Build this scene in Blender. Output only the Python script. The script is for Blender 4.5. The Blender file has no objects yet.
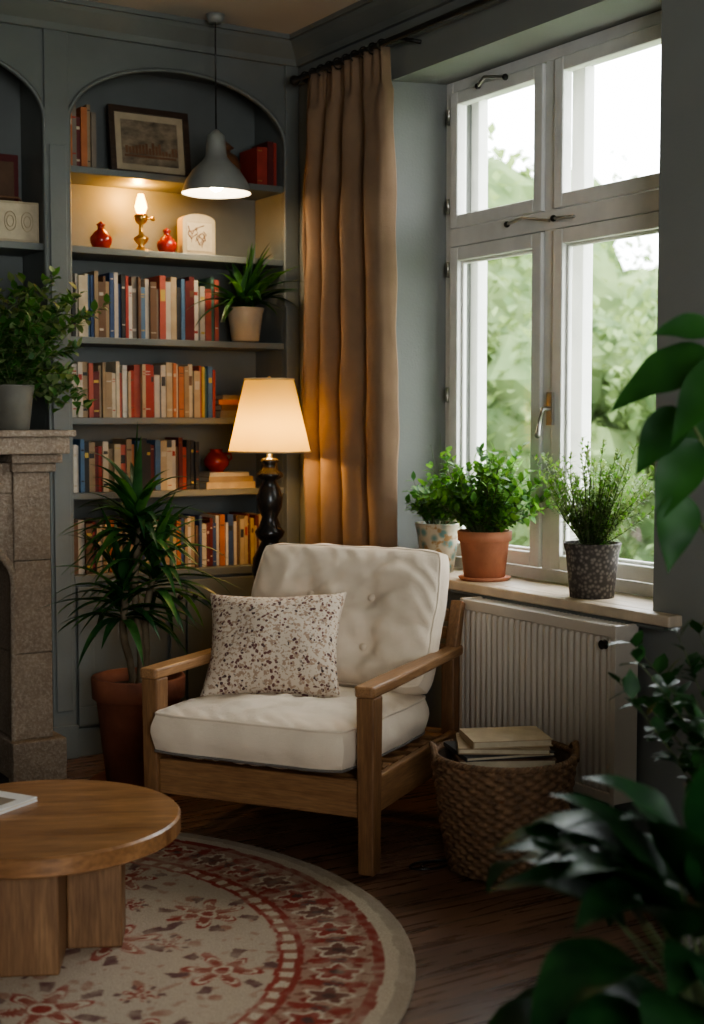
import bpy, math, random
from mathutils import Vector, Matrix, noise, Euler
random.seed(7)
PI=math.pi
Z=Vector((0,0,1))

# ------------------------------------------------------------------ materials
def new_mat(name):
    m=bpy.data.materials.new(name); m.use_nodes=True
    nt=m.node_tree; b=nt.nodes['Principled BSDF']; return m,nt,b
def mixrgb(nt,fac,a,b,blend='MIX'):
    n=nt.nodes.new('ShaderNodeMix'); n.data_type='RGBA'; n.blend_type=blend
    def put(i,v):
        if isinstance(v,(int,float)): n.inputs[i].default_value=v
        elif isinstance(v,(tuple,list)): n.inputs[i].default_value=(v[0],v[1],v[2],1)
        else: nt.links.new(v,n.inputs[i])
    put(0,fac); put(6,a); put(7,b)
    return n.outputs[2]
def mapr(nt,v,a,b,c,d):
    n=nt.nodes.new('ShaderNodeMapRange'); nt.links.new(v,n.inputs[0])
    n.inputs[1].default_value=a;n.inputs[2].default_value=b;n.inputs[3].default_value=c;n.inputs[4].default_value=d
    return n.outputs[0]
def coords(nt,scale=(1,1,1),rot=(0,0,0),kind='Object'):
    tc=nt.nodes.new('ShaderNodeTexCoord'); mp=nt.nodes.new('ShaderNodeMapping')
    nt.links.new(tc.outputs[kind],mp.inputs[0]); mp.inputs['Scale'].default_value=scale; mp.inputs['Rotation'].default_value=rot
    return mp.outputs[0]
def noise_n(nt,vec,scale,detail=4,rough=.55,dist=0):
    n=nt.nodes.new('ShaderNodeTexNoise'); nt.links.new(vec,n.inputs['Vector'])
    n.inputs['Scale'].default_value=scale;n.inputs['Detail'].default_value=detail;n.inputs['Roughness'].default_value=rough
    n.inputs['Distortion'].default_value=dist
    return n.outputs[0]
def bump_n(nt,b,h,strength,dist=.01):
    n=nt.nodes.new('ShaderNodeBump'); nt.links.new(h,n.inputs['Height'])
    n.inputs['Strength'].default_value=strength; n.inputs['Distance'].default_value=dist
    nt.links.new(n.outputs[0],b.inputs['Normal'])
def mat(name,col,rough=.6,var=.15,scale=6,bump=0,bscale=80,metal=0,spec=.5,stretch=(1,1,1)):
    m,nt,b=new_mat(name)
    v=coords(nt,stretch)
    f=mapr(nt,noise_n(nt,v,scale),.3,.7,0,1)
    c1=tuple(max(0,c*(1-var)) for c in col); c2=tuple(min(1,c*(1+var)) for c in col)
    nt.links.new(mixrgb(nt,f,c1,c2),b.inputs['Base Color'])
    b.inputs['Roughness'].default_value=rough; b.inputs['Metallic'].default_value=metal
    b.inputs['Specular IOR Level'].default_value=spec
    if bump: bump_n(nt,b,noise_n(nt,v,bscale,3),bump)
    return m
def wood(name,c1,c2,axis=0,scale=3,rough=.45,stretch=12):
    m,nt,b=new_mat(name)
    s=[stretch]*3; s[axis]=1.0
    v=coords(nt,tuple(s))
    n1=noise_n(nt,v,scale,6,.6,.6)
    n2=noise_n(nt,v,scale*5,4,.6)
    c=mixrgb(nt,mapr(nt,n1,.3,.7,0,1),c1,c2)
    c=mixrgb(nt,mapr(nt,n2,.35,.75,0,.6),c,tuple(x*.4 for x in c1))
    nt.links.new(c,b.inputs['Base Color']); b.inputs['Roughness'].default_value=rough
    bump_n(nt,b,n2,.2,.004)
    return m
def leafmat(name,c1,c2,rough=.4,trans=.3,sc=14,spec=.35):
    m,nt,b=new_mat(name)
    v=coords(nt); f=mapr(nt,noise_n(nt,v,sc,2),.35,.65,0,1)
    col=mixrgb(nt,f,c1,c2)
    nt.links.new(col,b.inputs['Base Color']); b.inputs['Roughness'].default_value=rough
    b.inputs['Specular IOR Level'].default_value=spec
    tr=nt.nodes.new('ShaderNodeBsdfTranslucent'); nt.links.new(mixrgb(nt,.5,col,(c2[0]*1.6,c2[1]*1.6,c2[2]*.8)),tr.inputs[0])
    mx=nt.nodes.new('ShaderNodeMixShader'); mx.inputs[0].default_value=trans
    out=[n for n in nt.nodes if n.type=='OUTPUT_MATERIAL'][0]
    nt.links.new(b.outputs[0],mx.inputs[1]); nt.links.new(tr.outputs[0],mx.inputs[2]); nt.links.new(mx.outputs[0],out.inputs[0])
    return m
def emit(name,col,s):
    m,nt,b=new_mat(name)
    b.inputs['Base Color'].default_value=(*col,1); b.inputs['Emission Color'].default_value=(*col,1); b.inputs['Emission Strength'].default_value=s
    return m

M={}
M['wall']=mat('sage_wall_paint',(.215,.222,.207),.85,.06,2,.08,120)
M['case']=mat('sage_bookcase_paint',(.155,.165,.152),.5,.10,4,.05,60)
M['ceil']=mat('ceiling_plaster',(.46,.42,.37),.9,.05,2,.08,90)
M['white']=mat('aged_white_paint',(.74,.73,.69),.5,.08,8,.1,60)
M['sill']=mat('worn_sill_paint',(.56,.46,.34),.45,.2,7,.1,60,stretch=(6,1,1))
M['rad']=mat('radiator_enamel',(.56,.50,.42),.4,.05,3)
M['oak']=wood('oak_wood',(.23,.115,.048),(.35,.19,.085),0,3)
M['oaky']=wood('oak_wood_y',(.25,.125,.052),(.39,.215,.10),1,3)
M['oakz']=wood('oak_wood_z',(.18,.085,.035),(.29,.155,.068),2,3)
M['tabletop']=wood('tabletop_wood',(.19,.085,.034),(.42,.22,.095),0,2.2,.33,7)
M['tableleg']=wood('tableleg_wood',(.18,.09,.04),(.30,.165,.078),2,2.5,.5)
M['dkwood']=wood('dark_wood',(.05,.03,.02),(.09,.055,.035),0,3,.4)
M['black']=mat('black_lacquer',(.02,.017,.015),.25,.2,5)
M['iron']=mat('dark_iron',(.03,.028,.025),.45,.2,9,metal=.6)
M['steel']=mat('brushed_steel',(.40,.38,.34),.35,.1,9,metal=.9)
M['pend']=mat('grey_enamel_shade',(.32,.33,.31),.35,.1,9,metal=.3)
M['brass']=mat('aged_brass',(.55,.33,.10),.3,.2,9,metal=.9)
M['terra']=mat('terracotta',(.40,.16,.085),.8,.2,9,.15,50)
M['terra2']=mat('dark_terracotta',(.27,.095,.05),.75,.3,7,.15,50)
M['soil']=mat('potting_soil',(.035,.022,.015),.95,.3,40,.5,90)
M['ceramic']=mat('cream_ceramic',(.42,.36,.28),.45,.12,8)
M['cream']=mat('aged_cream',(.46,.37,.24),.6,.15,12,.1,60)
M['paper']=mat('book_paper',(.55,.46,.32),.9,.1,30)
M['red']=mat('red_glaze',(.30,.02,.012),.2,.3,9)
M['brownc']=mat('brown_ceramic',(.20,.10,.05),.4,.3,9)
M['greyc']=mat('grey_stoneware',(.16,.15,.12),.6,.2,9)
M['leaf_dk']=leafmat('dark_leaf',(.010,.040,.012),(.028,.09,.022),.4,.2)
M['leaf_md']=leafmat('mid_leaf',(.03,.10,.022),(.08,.20,.04),.45,.3)
M['leaf_lt']=leafmat('light_leaf',(.07,.20,.03),(.17,.34,.06),.5,.35)
M['leaf_gr']=leafmat('grey_green_leaf',(.11,.17,.07),(.26,.34,.15),.5,.3)
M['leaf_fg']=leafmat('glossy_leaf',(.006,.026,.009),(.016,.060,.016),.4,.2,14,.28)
M['leaf_rb']=leafmat('backlit_leaf',(.010,.045,.011),(.03,.11,.02),.45,.35,6,.25)
M['stem']=mat('plant_stem',(.09,.12,.04),.6,.3,20)
M['cane']=mat('cane_stem',(.16,.12,.07),.8,.3,20)
def fabric(name,c,var=.08,wscale=500,b=.25):
    m,nt,bb=new_mat(name)
    v=coords(nt); f=mapr(nt,noise_n(nt,v,4,4),.3,.7,0,1)
    nt.links.new(mixrgb(nt,f,tuple(x*(1-var) for x in c),tuple(min(1,x*(1+var)) for x in c)),bb.inputs['Base Color'])
    bb.inputs['Roughness'].default_value=.95; bb.inputs['Sheen Weight'].default_value=.1
    bb.inputs['Specular IOR Level'].default_value=.2
    n1=noise_n(nt,v,wscale,2); n2=noise_n(nt,v,14,4)
    a=nt.nodes.new('ShaderNodeMath'); a.operation='MULTIPLY_ADD'; nt.links.new(n2,a.inputs[0]); a.inputs[1].default_value=3.0; nt.links.new(n1,a.inputs[2])
    bump_n(nt,bb,a.outputs[0],b,.006)
    return m
M['linen']=fabric('natural_linen',(.74,.62,.48),b=.4)
M['piping']=fabric('dark_piping',(.16,.14,.12))
M['curtain']=fabric('bronze_curtain_cloth',(.24,.158,.100),.14,700,.3)
def floral():
    m,nt,b=new_mat('floral_pillow_print')
    v=coords(nt)
    nd=nt.nodes.new('ShaderNodeTexVoronoi'); nd.inputs['Scale'].default_value=64; nt.links.new(v,nd.inputs['Vector'])
    n1=noise_n(nt,v,75,3); n2=noise_n(nt,v,20,2); n3=noise_n(nt,v,21,3)
    a=nt.nodes.new('ShaderNodeMath'); a.operation='MULTIPLY_ADD'; nt.links.new(n1,a.inputs[0]); a.inputs[1].default_value=1.0; nt.links.new(nd.outputs['Distance'],a.inputs[2])
    f1=mapr(nt,a.outputs[0],.82,.90,1,0)
    ff=nt.nodes.new('ShaderNodeMath'); ff.operation='MULTIPLY'; nt.links.new(f1,ff.inputs[0]); nt.links.new(mapr(nt,n3,.44,.50,0,1),ff.inputs[1])
    f2=mapr(nt,n1,.53,.58,0,.85)
    col=mixrgb(nt,f2,(.60,.50,.39),(.33,.21,.14))
    dark=mixrgb(nt,mapr(nt,n2,.45,.55,0,1),(.07,.042,.042),(.16,.07,.06))
    col=mixrgb(nt,ff.outputs[0],col,dark)
    nt.links.new(col,b.inputs['Base Color']); b.inputs['Roughness'].default_value=.95
    bump_n(nt,b,noise_n(nt,v,400,2),.25,.005)
    return m
M['floral']=floral()
def stone():
    m,nt,b=new_mat('limestone_blocks'); v=coords(nt)
    n1=noise_n(nt,v,9,6,.7); n2=noise_n(nt,v,90,5,.75)
    c=mixrgb(nt,mapr(nt,n1,.3,.7,0,1),(.42,.32,.225),(.28,.21,.155))
    c=mixrgb(nt,mapr(nt,n2,.45,.65,0,.8),c,(.56,.46,.35))
    nt.links.new(c,b.inputs['Base Color']); b.inputs['Roughness'].default_value=.95
    bump_n(nt,b,n2,.9,.018); return m
M['stone']=stone()
M['firebox']=mat('sooty_brick',(.03,.025,.022),.95,.3,8,.5,40)
def floorm():
    m,nt,b=new_mat('dark_plank_floor'); v=coords(nt)
    br=nt.nodes.new('ShaderNodeTexBrick'); nt.links.new(v,br.inputs['Vector'])
    br.inputs['Scale'].default_value=1; br.inputs['Brick Width'].default_value=1.7; br.inputs['Row Height'].default_value=.14
    br.inputs['Mortar Size'].default_value=.003; br.inputs['Color1'].default_value=(.5,.5,.5,1); br.inputs['Color2'].default_value=(1,1,1,1)
    br.inputs['Mortar'].default_value=(.0,.0,.0,1); br.offset=.37
    vs=coords(nt,(1,14,1)); g=noise_n(nt,vs,3,6,.6,.5)
    c=mixrgb(nt,mapr(nt,g,.3,.7,0,1),(.10,.050,.029),(.26,.135,.078))
    c=mixrgb(nt,.7,c,br.outputs['Color'],'MULTIPLY')
    nt.links.new(c,b.inputs['Base Color'])
    nt.links.new(mapr(nt,g,.2,.8,.20,.38),b.inputs['Roughness'])
    bump_n(nt,b,br.outputs['Fac'],-.5,.004)
    return m
M['floor']=floorm()
def glassm():
    m=bpy.data.materials.new('window_glass'); m.use_nodes=True; nt=m.node_tree; nt.nodes.clear()
    o=nt.nodes.new('ShaderNodeOutputMaterial'); t=nt.nodes.new('ShaderNodeBsdfTransparent'); g=nt.nodes.new('ShaderNodeBsdfGlossy'); g.inputs['Roughness'].default_value=.02
    mx=nt.nodes.new('ShaderNodeMixShader'); mx.inputs[0].default_value=.05
    nt.links.new(t.outputs[0],mx.inputs[1]); nt.links.new(g.outputs[0],mx.inputs[2]); nt.links.new(mx.outputs[0],o.inputs[0]); return m
M['glass']=glassm()
def shadem():
    m=bpy.data.materials.new('linen_lampshade'); m.use_nodes=True; nt=m.node_tree; nt.nodes.clear()
    o=nt.nodes.new('ShaderNodeOutputMaterial'); t=nt.nodes.new('ShaderNodeBsdfTranslucent'); d=nt.nodes.new('ShaderNodeBsdfDiffuse')
    t.inputs[0].default_value=(.55,.43,.13,1); d.inputs[0].default_value=(.56,.43,.22,1)
    mx=nt.nodes.new('ShaderNodeMixShader'); mx.inputs[0].default_value=.45
    nt.links.new(t.outputs[0],mx.inputs[1]); nt.links.new(d.outputs[0],mx.inputs[2]); nt.links.new(mx.outputs[0],o.inputs[0]); return m
M['shade']=shadem()
M['bulb']=emit('warm_bulb',(1,.75,.42),25)
M['bulbw']=emit('pendant_bulb',(1,.88,.68),70)
M['flame']=emit('oil_lamp_glass',(1,.50,.10),22)
M['print']=mat('sepia_print',(.22,.17,.11),.7,.6,14,stretch=(1,1,2))
def mosaic():
    m,nt,b=new_mat('painted_pot_glaze'); v=coords(nt)
    nd=nt.nodes.new('ShaderNodeTexVoronoi'); nd.inputs['Scale'].default_value=22; nt.links.new(v,nd.inputs['Vector'])
    c=mixrgb(nt,mapr(nt,nd.outputs['Distance'],.25,.5,0,1),(.12,.24,.22),(.50,.44,.32))
    c=mixrgb(nt,mapr(nt,noise_n(nt,v,30,2),.55,.62,0,1),c,(.35,.22,.10))
    nt.links.new(c,b.inputs['Base Color']); b.inputs['Roughness'].default_value=.4; return m
M['mosaic']=mosaic()
def wovenpot():
    m,nt,b=new_mat('grey_woven_pot'); v=coords(nt)
    nd=nt.nodes.new('ShaderNodeTexVoronoi'); nd.inputs['Scale'].default_value=75; nt.links.new(v,nd.inputs['Vector'])
    c=mixrgb(nt,mapr(nt,nd.outputs['Distance'],.1,.6,0,1),(.24,.21,.18),(.07,.06,.052))
    nt.links.new(c,b.inputs['Base Color']); b.inputs['Roughness'].default_value=.8; bump_n(nt,b,nd.outputs['Distance'],-.8,.01); return m
M['wpot']=wovenpot()
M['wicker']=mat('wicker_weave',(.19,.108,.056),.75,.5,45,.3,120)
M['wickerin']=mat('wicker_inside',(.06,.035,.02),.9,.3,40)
M['magz']=mat('magazine_cover',(.62,.60,.56),.4,.1,12)
M['grass']=mat('lawn',(.12,.17,.07),.95,.3,.6)
M['tree']=leafmat('tree_leaves',(.10,.155,.07),(.22,.29,.13),.9,.3,1.5,.1)
M['trunk']=mat('tree_bark',(.12,.10,.08),.9,.3,5)
BOOKC=[(.12,.02,.018),(.34,.045,.03),(.04,.07,.15),(.42,.32,.20),(.52,.44,.31),(.30,.21,.12),(.03,.03,.03),(.14,.075,.04),(.48,.42,.34),(.07,.14,.10),(.42,.14,.05),(.20,.16,.12),(.60,.55,.46),(.48,.34,.08),(.08,.15,.24),(.38,.09,.06)]
BM=[mat('book_cloth_%d'%i,c,.65,.12,20) for i,c in enumerate(BOOKC)]

# ------------------------------------------------------------------ mesh builder
class MB:
    def __init__(s): s.v=[];s.f=[];s.m=[];s.s=[];s.mats=[]
    def mi(s,m):
        if m not in s.mats: s.mats.append(m)
        return s.mats.index(m)
    def add(s,vs,fs,m,smooth=False):
        o=len(s.v); s.v+= [tuple(v) for v in vs]; k=s.mi(m)
        for f in fs: s.f.append(tuple(i+o for i in f)); s.m.append(k); s.s.append(smooth)
    def box(s,x0,x1,y0,y1,z0,z1,m,mtx=None):
        vs=[Vector((x,y,z)) for z in(z0,z1) for y in(y0,y1) for x in(x0,x1)]
        if mtx: vs=[mtx@v for v in vs]
        s.add(vs,[(0,2,3,1),(4,5,7,6),(0,1,5,4),(2,6,7,3),(0,4,6,2),(1,3,7,5)],m)
    def prism(s,poly,z0,z1,m):
        n=len(poly); vs=[(x,y,z0) for x,y in poly]+[(x,y,z1) for x,y in poly]
        s.add(vs,[tuple(range(n))[::-1],tuple(range(n,2*n))]+[(i,(i+1)%n,n+(i+1)%n,n+i) for i in range(n)],m)
    def beam(s,p0,p1,w,h,m,side=None,w1=None,h1=None):
        p0=Vector(p0);p1=Vector(p1);d=(p1-p0).normalized()
        sd=Vector(side) if side else (d.cross(Z) if abs(d.z)<.95 else Vector((1,0,0)))
        sd=(sd-d*sd.dot(d)).normalized(); n=sd.cross(d); w1=w1 or w;h1=h1 or h
        vs=[]
        for p,a,b in((p0,w,h),(p1,w1,h1)):
            for i,j in((-1,-1),(1,-1),(1,1),(-1,1)): vs.append(p+sd*a/2*i+n*b/2*j)
        s.add(vs,[(0,1,2,3),(7,6,5,4),(0,4,5,1),(1,5,6,2),(2,6,7,3),(3,7,4,0)],m)
    def lathe(s,prof,c,m,seg=32,smooth=True,fn=None,cap=False):
        c=Vector(c);vs=[];n=len(prof)
        for r,z in prof:
            for k in range(seg):
                a=2*PI*k/seg; rr=r
                if fn: rr=fn(r,z,a)
                vs.append(c+Vector((rr*math.cos(a),rr*math.sin(a),z)))
        fs=[(i*seg+k,i*seg+(k+1)%seg,(i+1)*seg+(k+1)%seg,(i+1)*seg+k) for i in range(n-1) for k in range(seg)]
        if cap: fs+= [tuple(range(seg))[::-1],tuple((n-1)*seg+k for k in range(seg))]
        s.add(vs,fs,m,smooth)
    def tube(s,pts,r,m,seg=8,closed=False,smooth=True):
        pts=[Vector(p) for p in pts];n=len(pts);vs=[]
        rs=r if isinstance(r,(list,tuple)) else [r]*n
        ref=Vector((.37,.21,.9)).normalized()
        for i,p in enumerate(pts):
            if closed: d=pts[(i+1)%n]-pts[i-1]
            else: d=pts[min(i+1,n-1)]-pts[max(i-1,0)]
            if d.length<1e-9: d=Vector((0,0,1))
            d.normalize(); a=d.cross(ref)
            if a.length<.05: a=d.cross(Vector((1,0,0)))
            a.normalize(); b=d.cross(a)
            for k in range(seg):
                t=2*PI*k/seg; vs.append(p+(a*math.cos(t)+b*math.sin(t))*rs[i])
        fs=[]
        for i in range(n if closed else n-1):
            j=(i+1)%n
            for k in range(seg): fs.append((i*seg+k,i*seg+(k+1)%seg,j*seg+(k+1)%seg,j*seg+k))
        if not closed: fs+=[tuple(range(seg)),tuple((n-1)*seg+k for k in range(seg))[::-1]]
        s.add(vs,fs,m,smooth)
    def ball(s,c,r,m,seg=16,sc=(1,1,1)):
        prof=[(max(1e-4,math.sin(PI*i/10))*r*sc[0],-math.cos(PI*i/10)*r*sc[2]) for i in range(11)]
        s.lathe(prof,c,m,seg)
    def leaf(s,p,d,L,W,droop,m,segs=6,fold=.2,shape=.8,up=None,wav=0,pw=.85):
        p=Vector(p);d=Vector(d).normalized();u=Vector(up) if up else Z
        vs=[]
        sd=d.cross(u)
        if sd.length<.15: sd=d.cross(Vector((random.uniform(-1,1),random.uniform(-1,1),.1)))
        sd.normalize()
        for i in range(segs+1):
            t=i/segs; w=W/2*max(.02,math.sin(PI*min(1,t**shape)))**pw
            sdd=(sd-d*sd.dot(d)).normalized(); n=sdd.cross(d)
            ww=wav*math.sin(t*17)*w
            vs+= [p+sdd*w+n*(fold*w+ww),p.copy(),p-sdd*w+n*(fold*w-ww)]
            p=p+d*(L/segs); d=(d+Vector((0,0,-droop/segs))).normalized()
        fs=[]
        for i in range(segs):
            a=i*3; fs+=[(a,a+1,a+4,a+3),(a+1,a+2,a+5,a+4)]
        s.add(vs,fs,m,True)
        return p
    def build(s,name,loc=(0,0,0),rz=0,bevel=0,parent=None,rot=None,solid=0,sub=0):
        me=bpy.data.meshes.new(name); me.from_pydata(s.v,[],s.f)
        for m in s.mats: me.materials.append(m)
        me.polygons.foreach_set('material_index',s.m); me.polygons.foreach_set('use_smooth',s.s)
        me.update()
        o=bpy.data.objects.new(name,me); bpy.context.collection.objects.link(o)
        o.location=loc; o.rotation_euler=rot if rot else (0,0,rz)
        if parent: o.parent=parent
        if solid:
            md=o.modifiers.new('sol','SOLIDIFY'); md.thickness=solid; md.offset=0
        if bevel:
            md=o.modifiers.new('bev','BEVEL'); md.width=bevel; md.segments=2; md.limit_method='ANGLE'; md.angle_limit=math.radians(50)
        return o
def empty(name,loc=(0,0,0),rz=0):
    e=bpy.data.objects.new(name,None); bpy.context.collection.objects.link(e); e.location=loc; e.rotation_euler=(0,0,rz); e.empty_display_size=.1; return e
def plight(name,loc,power,col,r=.03,parent=None):
    l=bpy.data.lights.new(name,'POINT'); l.energy=power; l.color=col; l.shadow_soft_size=r
    o=bpy.data.objects.new(name,l); bpy.context.collection.objects.link(o); o.location=loc
    if parent: o.parent=parent
    return o
R=random.uniform
def rdir():
    return Vector((R(-1,1),R(-1,1),R(-1,1))).normalized()

# ------------------------------------------------------------------ room shell
WX=3.10; BY=5.45; CEIL=3.06
def simple_box(name,x0,x1,y0,y1,z0,z1,m,bevel=0):
    b=MB(); b.box(x0,x1,y0,y1,z0,z1,m); return b.build(name,bevel=bevel)
simple_box('floor',-1.7,3.5,-1.6,5.9,-.1,0,M['floor'])
simple_box('ceiling',-1.7,3.5,-1.6,5.9,CEIL,CEIL+.1,M['ceil'])
simple_box('wall_back',-1.7,3.5,5.75,5.9,0,CEIL,M['wall'])
simple_box('wall_left',-1.7,-1.6,-1.6,5.75,0,CEIL,M['wall'])
ZS,ZH=.80,2.745
b=MB()
yy=[-1.6,.4,1.5,3.20,4.71,5.75]
for i in range(5):
    if i in(1,3):
        b.box(WX,3.5,yy[i],yy[i+1],0,ZS-.035,M['wall']); b.box(WX,3.5,yy[i],yy[i+1],ZH,CEIL,M['wall'])
    else: b.box(WX,3.5,yy[i],yy[i+1],0,CEIL,M['wall'])
b.prism([(WX+.001,4.711),(3.33,4.645),(3.499,4.645),(3.499,4.711)],ZS-.03,ZH,M['wall'])
b.build('wall_right')
b=MB()
b.box(-1.6,-.6,-1.6,-1.5,0,CEIL,M['wall']);b.box(1.3,WX,-1.6,-1.5,0,CEIL,M['wall'])
b.box(-.6,1.3,-1.6,-1.5,0,.8,M['wall']);b.box(-.6,1.3,-1.6,-1.5,2.45,CEIL,M['wall'])  # unseen opening added behind the camera to admit fill light
b.build('wall_front')

def window(name,y0,y1,ym,detail=True):
    e=empty(name)
    def frame(mb,x,y0,y1,z0,z1,w,t,m=M['white']):
        mb.box(x,x+t,y0,y0+w,z0,z1,m);mb.box(x,x+t,y1-w,y1,z0,z1,m)
        mb.box(x,x+t,y0+w,y1-w,z0,z0+w,m);mb.box(x,x+t,y0+w,y1-w,z1-w,z1,m)
    tz=2.125
    b=MB(); x=3.325
    frame(b,x,y0,y1,ZS,ZH,.045,.07)
    b.box(x-.005,x+.065,ym-.03,ym+.03,ZS+.045,ZH-.045,M['white'])
    b.box(x-.012,x+.06,y0+.045,y1-.045,tz-.035,tz+.035,M['white'])
    b.build('frame',parent=e,bevel=.004)
    b=MB()
    for a,c in((y0+.05,ym-.032),(ym+.032,y1-.05)):
        frame(b,x-.018,a,c,ZS+.05,tz-.038,.055,.045)
        frame(b,x-.018,a,c,tz+.038,ZH-.05,.05,.045)
        frame(b,x+.002,a+.055,c-.055,ZS+.105,tz-.093,.012,.02)
    b.build('sashes',parent=e,bevel=.005)
    b=MB(); xo=3.45
    frame(b,xo,y0,y1,ZS,ZH,.05,.05)
    b.box(xo,xo+.05,ym-.035,ym+.035,ZS+.05,ZH-.05,M['white']); b.box(xo,xo+.05,y0+.05,y1-.05,tz-.03,tz+.03,M['white'])
    b.build('outer_frame',parent=e,bevel=.004)
    b=MB()
    for a,c in((y0+.1,ym-.08),(ym+.08,y1-.1)):
        b.box(x+.008,x+.011,a,c,ZS+.1,tz-.08,M['glass']); b.box(x+.008,x+.011,a,c,tz+.08,ZH-.09,M['glass'])
    b.build('glass_panes',parent=e)
    if detail:
        b=MB()
        for z in(.95,1.5,2.0,2.25,2.6):
            b.tube([(x-.026,y1-.05,z-.03),(x-.026,y1-.05,z+.03)],.008,M['steel'])
        b.box(x-.03,x-.018,ym-.052,ym-.02,1.38,1.50,M['steel'])
        b.tube([(x-.03,ym-.036,1.44),(x-.06,ym-.036,1.44),(x-.065,ym-.03,1.40),(x-.062,ym-.015,1.35)],.009,M['steel'])
        b.ball((x-.062,ym-.013,1.345),.014,M['steel'])
        b.tube([(x-.03,ym+.22,tz+.01),(x-.05,ym+.1,tz+.02),(x-.03,ym-.03,tz-.005)],.006,M['steel'])
        b.tube([(x-.03,ym-.05,tz+.0),(x-.045,ym-.18,tz-.01)],.006,M['steel'])
        b.ball((x-.03,ym+.22,tz+.01),.012,M['iron']);b.ball((x-.03,ym-.05,tz),.012,M['iron'])
        b.tube([(x-.03,y1-.25,ZH-.06),(x-.06,y1-.33,ZH-.045),(x-.03,y1-.42,ZH-.06)],.007,M['steel'])
        b.ball((x-.03,y1-.25,ZH-.06),.012,M['iron']);b.ball((x-.03,y1-.42,ZH-.06),.012,M['iron'])
        b.build('hardware',parent=e)
window('window_1',3.205,4.642,3.985)
window('added_fill_window',.405,1.495,.95,False)  # added out-of-view window, lets in fill light for the front sides
b=MB()
b.box(3.04,WX,3.07,4.50,ZS-.035,ZS,M['sill']); b.box(WX,3.33,3.205,4.70,ZS-.035,ZS,M['sill'])
b.box(3.05,WX-.001,3.10,4.48,ZS-.05,ZS-.037,M['case'])
b.build('trim_window_sill',bevel=.005)
def crown(name,pts_fn,a0,a1):
    prof=[(0,0),(.0,-.11),(.02,-.11),(.03,-.085),(.075,-.035),(.085,-.02),(.10,-.02),(.10,0)]
    b=MB(); n=len(prof)
    vs=[pts_fn(a0,p) for p in prof]+[pts_fn(a1,p) for p in prof]
    b.add(vs,[(i,(i+1)%n,n+(i+1)%n,n+i) for i in range(n)]+[tuple(range(n)),tuple(range(n,2*n))[::-1]],M['case'])
    return b.build(name)
crown('trim_cornice_right',lambda a,p:(WX-p[0],a,CEIL+p[1]),-1.5,BY)
crown('trim_cornice_back',lambda a,p:(a,BY-p[0],CEIL+p[1]),-1.6,WX)
simple_box('baseboard_right',WX-.018,WX,-1.5,BY-.01,0,.13,M['case'],.004)
simple_box('trim_wall_beam',WX-.02,WX,-1.5,BY,CEIL-.19,CEIL-.155,M['case'],.004)

# ------------------------------------------------------------------ bookcase
BC=empty('built_in_bookcase')
b=MB(); C=M['case']
def arch_panel(b,x0,x1,zs,za,zt,y0,y1,m,n=28):
    cx=(x0+x1)/2;hw=(x1-x0)/2
    def az(x): 
        q=max(0,1-((x-cx)/hw)**2); return zs+(za-zs)*q**.5
    xs=[cx-hw*math.cos(PI*i/n) for i in range(n+1)]
    vs=[]
    for x in xs:
        vs+=[(x,y0,az(x)),(x,y0,zt),(x,y1,az(x)),(x,y1,zt)]
    fs=[]
    for i in range(n):
        a=i*4; c=a+4
        fs+=[(a,c,c+1,a+1),(a+2,a+3,c+3,c+2),(a,a+2,c+2,c),(a+1,c+1,c+3,a+3)]
    b.add(vs,fs,m)
    return [(x,y0-.004,az(x)) for x in xs]
bays=[(.93,1.93),(2.03,3.03)]
for i,(x0,x1) in enumerate(bays):
    pts=arch_panel(b,x0,x1,2.60,2.86,CEIL-.1,BY,BY+.03,C)
    b.tube([(x0,BY-.004,1.9)]+pts+[(x1,BY-.004,1.9)],.010,C,6)
    b.box(x0-.02,x0,BY+.03,5.745,0,2.98,C); b.box(x1,x1+.02,BY+.03,5.745,0,2.98,C)
    b.box(x0,x1,5.73,5.745,.1,2.98,C)
    b.box(x0,x1,BY+.03,5.73,2.9,2.95,C)
b.box(-1.59,.93,BY,5.74,0,CEIL-.1,C)
for x0,x1 in((1.93,2.03),(3.03,3.095)):
    b.box(x0,x1,BY-.012,BY+.03,0,CEIL-.1,C)
    b.box(x0-.006,x1+(.006 if x1<3 else 0),BY-.022,BY+.03,0,.14,C)
b.box(1.945,2.015,BY-.02,BY-.011,.2,2.5,C)
b.box(2.03,3.03,BY-.006,BY+.02,0,.12,C)
b.box(2.03,3.03,BY+.001,BY+.02,.12,.722,C)
b.box(.93,1.93,BY,BY+.03,0,1.30,C)
b.build('case_and_arches',parent=BC,bevel=.003)
b=MB()
for z in(2.43,2.108,1.74,1.408,1.097):
    b.box(2.03,3.03,BY+.012,5.73,z-.028,z,C)
b.box(2.03,3.03,BY-.012,5.73,.722,.757,C)
b.box(.93,1.93,BY+.012,5.73,2.08,2.108,C); b.box(.93,1.93,BY+.0,5.73,1.30,1.33,C)
b.build('shelves',parent=BC,bevel=.003)
b=MB()
for x0,x1 in((2.04,2.525),(2.535,3.02)):
    for (a,c,z0,z1) in((x0,x1,.62,.71),(x0,x1,.13,.21),(x0,x0+.07,.21,.62),(x1-.07,x1,.21,.62)):
        b.box(a,c,BY-.016,BY,z0,z1,C)
for x in(2.495,2.565): b.ball((x,BY-.03,.64),.013,M['black'])
b.build('cabinet_doors',parent=BC,bevel=.003)

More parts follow.
